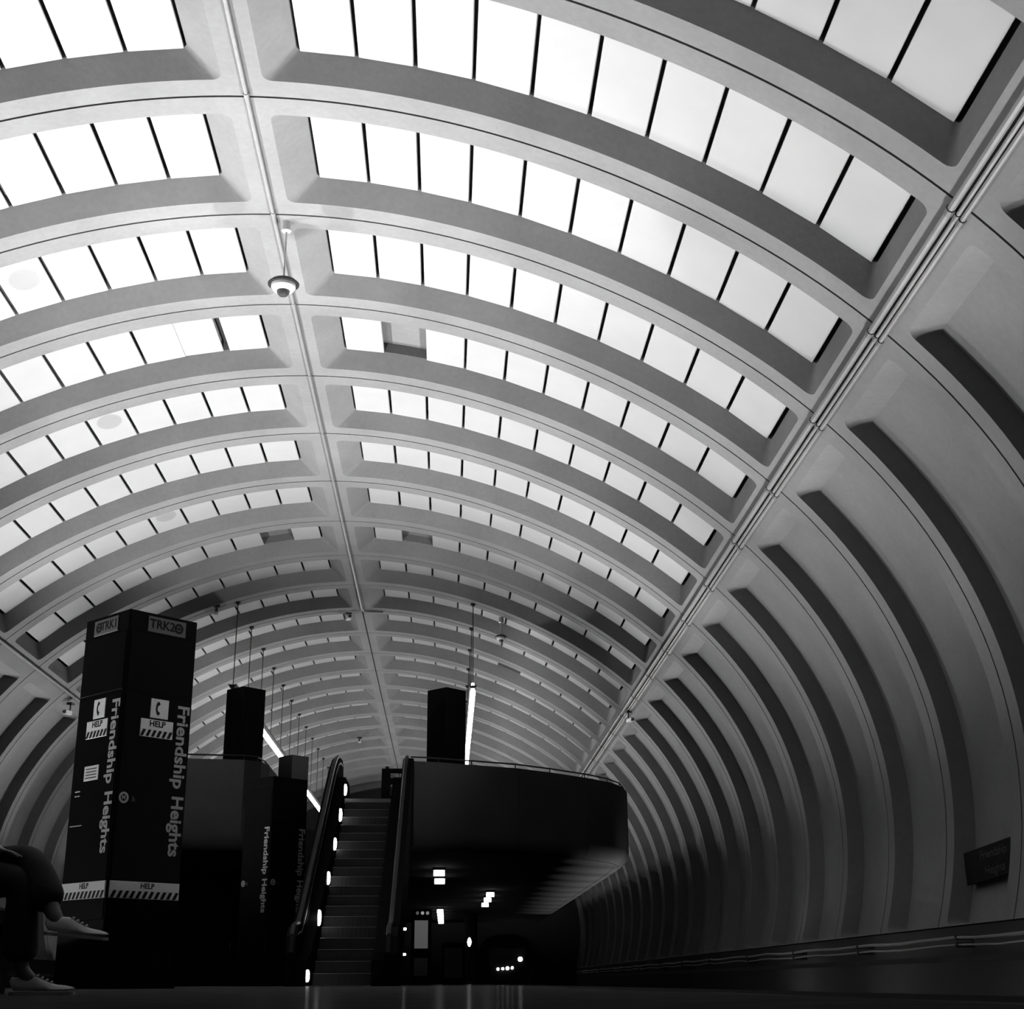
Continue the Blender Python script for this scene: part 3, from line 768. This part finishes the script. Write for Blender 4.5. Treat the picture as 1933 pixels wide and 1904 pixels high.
for (hp, kn, an, ft) in (((-2.42, 6.91, .52), (-1.98, 6.91, .50), (-1.965, 6.93, .115), (-1.90, 6.93, .05)), ((-2.42, 7.09, .53), (-1.985, 7.0, .615), (-1.815, 6.86, .345), (-1.78, 6.86, .29))):
    chain(V, E, 0, [hp + (.085,), kn + (.06,), tuple((a*.5+b*.5) for a, b in zip(kn, an)) + (.052,), an + (.036,), ft + (.034,)])
skin('body', V, E, SKIN, pr)
# trousers
V = [(-2.44, 7.0, .54, .135)]; E = []
chain(V, E, 0, [(-2.46, 7.0, .68, .125)])
for (hp, kn, md, an) in (((-2.40, 6.90, .52), (-1.985, 6.91, .505), (-1.985, 6.92, .33), (-1.965, 6.93, .13)), ((-2.40, 7.09, .54), (-1.995, 7.0, .612), (-1.925, 6.94, .52), (-1.835, 6.87, .385))):
    chain(V, E, 0, [hp + (.105,), tuple((a+b)/2 for a, b in zip(hp, kn)) + (.10,), kn + (.088,), md + (.088,), an + (.082,)])
skin('trousers', V, E, CLOTH, pr)
# jacket
V = [(-2.47, 7.0, .66, .142)]; E = []
ch = chain(V, E, 0, [(-2.475, 7.0, .80, .128), (-2.47, 7.0, .94, .142), (-2.46, 7.0, 1.06, .115)])
chain(V, E, ch, [(-2.44, 7.0, 1.13, .07)])
for sy, (wx, wy, wz) in ((-1, (-2.10, 6.93, .635)), (1, (-2.16, 7.06, .66))):
    chain(V, E, ch, [(-2.46, 7.0+sy*.17, 1.05, .075), (-2.44, 7.0+sy*.22, .82, .062), (-2.25, 7.0+sy*.14, .70, .05), (wx-.10, wy, wz+.033, .04)])
skin('jacket', V, E, JACK, pr)
# hair and face
V = [(-2.425, 7.0, 1.38, .088)]; E = []
chain(V, E, 0, [(-2.415, 7.0, 1.455, .06)]); chain(V, E, 0, [(-2.45, 7.0, 1.29, .05)])
skin('hair', V, E, HAIR, pr)
hd = MB()
hd.lathe([(.004, -.02), (.013, -.012), (.012, .0), (.006, .02), (.002, .03)], 8, (-2.296-OX, 7.0-OY, 1.345)); hd.build('nose', SKIN, pr, True)
for sy in (-1, 1):
    MB().lathe([(.002, -.008), (.010, -.003), (.010, .003), (.002, .008)], 8, (-2.307-OX, 7.0+sy*.032-OY, 1.372)).build('eye', BLACK, pr, True)
    MB().lathe([(.004, -.03), (.012, -.012), (.014, .012), (.004, .03)], 8, (-2.39-OX, 7.0+sy*.088-OY, 1.35)).build('ear', SKIN, pr, True)
MB().box(-2.312-OX, -2.300-OX, -.022, .022, 1.303, 1.309).build('mouth', mat('lips', .2, .6), pr)
# shoes
def shoe(heel, rz, pitch):
    sec = [(0.0, .030, .050, .030), (.02, .038, .072, .004), (.06, .040, .088, 0), (.10, .041, .088, 0), (.135, .043, .070, 0), (.17, .047, .056, 0), (.21, .050, .046, 0), (.25, .045, .040, .002), (.278, .030, .030, .006), (.290, .012, .020, .010)]
    up = MB(); vs = []; fs = []; n = 12
    for (x, w2, h, b) in sec:
        for k in range(n):
            t = 2*math.pi*k/n; zz = max(-.35, math.sin(t))
            vs.append((x, w2*math.cos(t)*(1 if math.sin(t) < .3 else .86), b+.018 + (h-.018)*(.26+.74*zz if zz > 0 else .26*(1+zz/.35))))
    for i in range(len(sec)-1):
        for k in range(n): fs.append((i*n+k, i*n+(k+1)%n, (i+1)*n+(k+1)%n, (i+1)*n+k))
    fs += [tuple(range(n)), tuple((len(sec)-1)*n+k for k in range(n))]
    o = up.add(vs, fs).build('shoe', SHOE, pr, True, 70)
    o.location = (heel[0]-OX, heel[1]-OY, heel[2]); o.rotation_euler = (0, pitch, rz)
    so = MB(); out = [(x, -w2-.003) for x, w2, _, _ in sec] + [(x, w2+.003) for x, w2, _, _ in reversed(sec)]
    so.prism(out, 0, .015, 'z'); so.build('sole', SOLE, o)
    lc = MB()
    for k in range(4): lc.tube([(.115+.022*k, -.022, .082-.009*k), (.120+.022*k, 0, .090-.010*k), (.115+.022*k, .022, .082-.009*k)], .0035, 5)
    lo_ = lc.build('laces', SOLE, o); lo_['kind'] = 'stuff'
    return o
shoe((-2.00, 6.93, .0), 0, 0)
shoe((-1.85, 6.86, .262), R(-2), R(5))
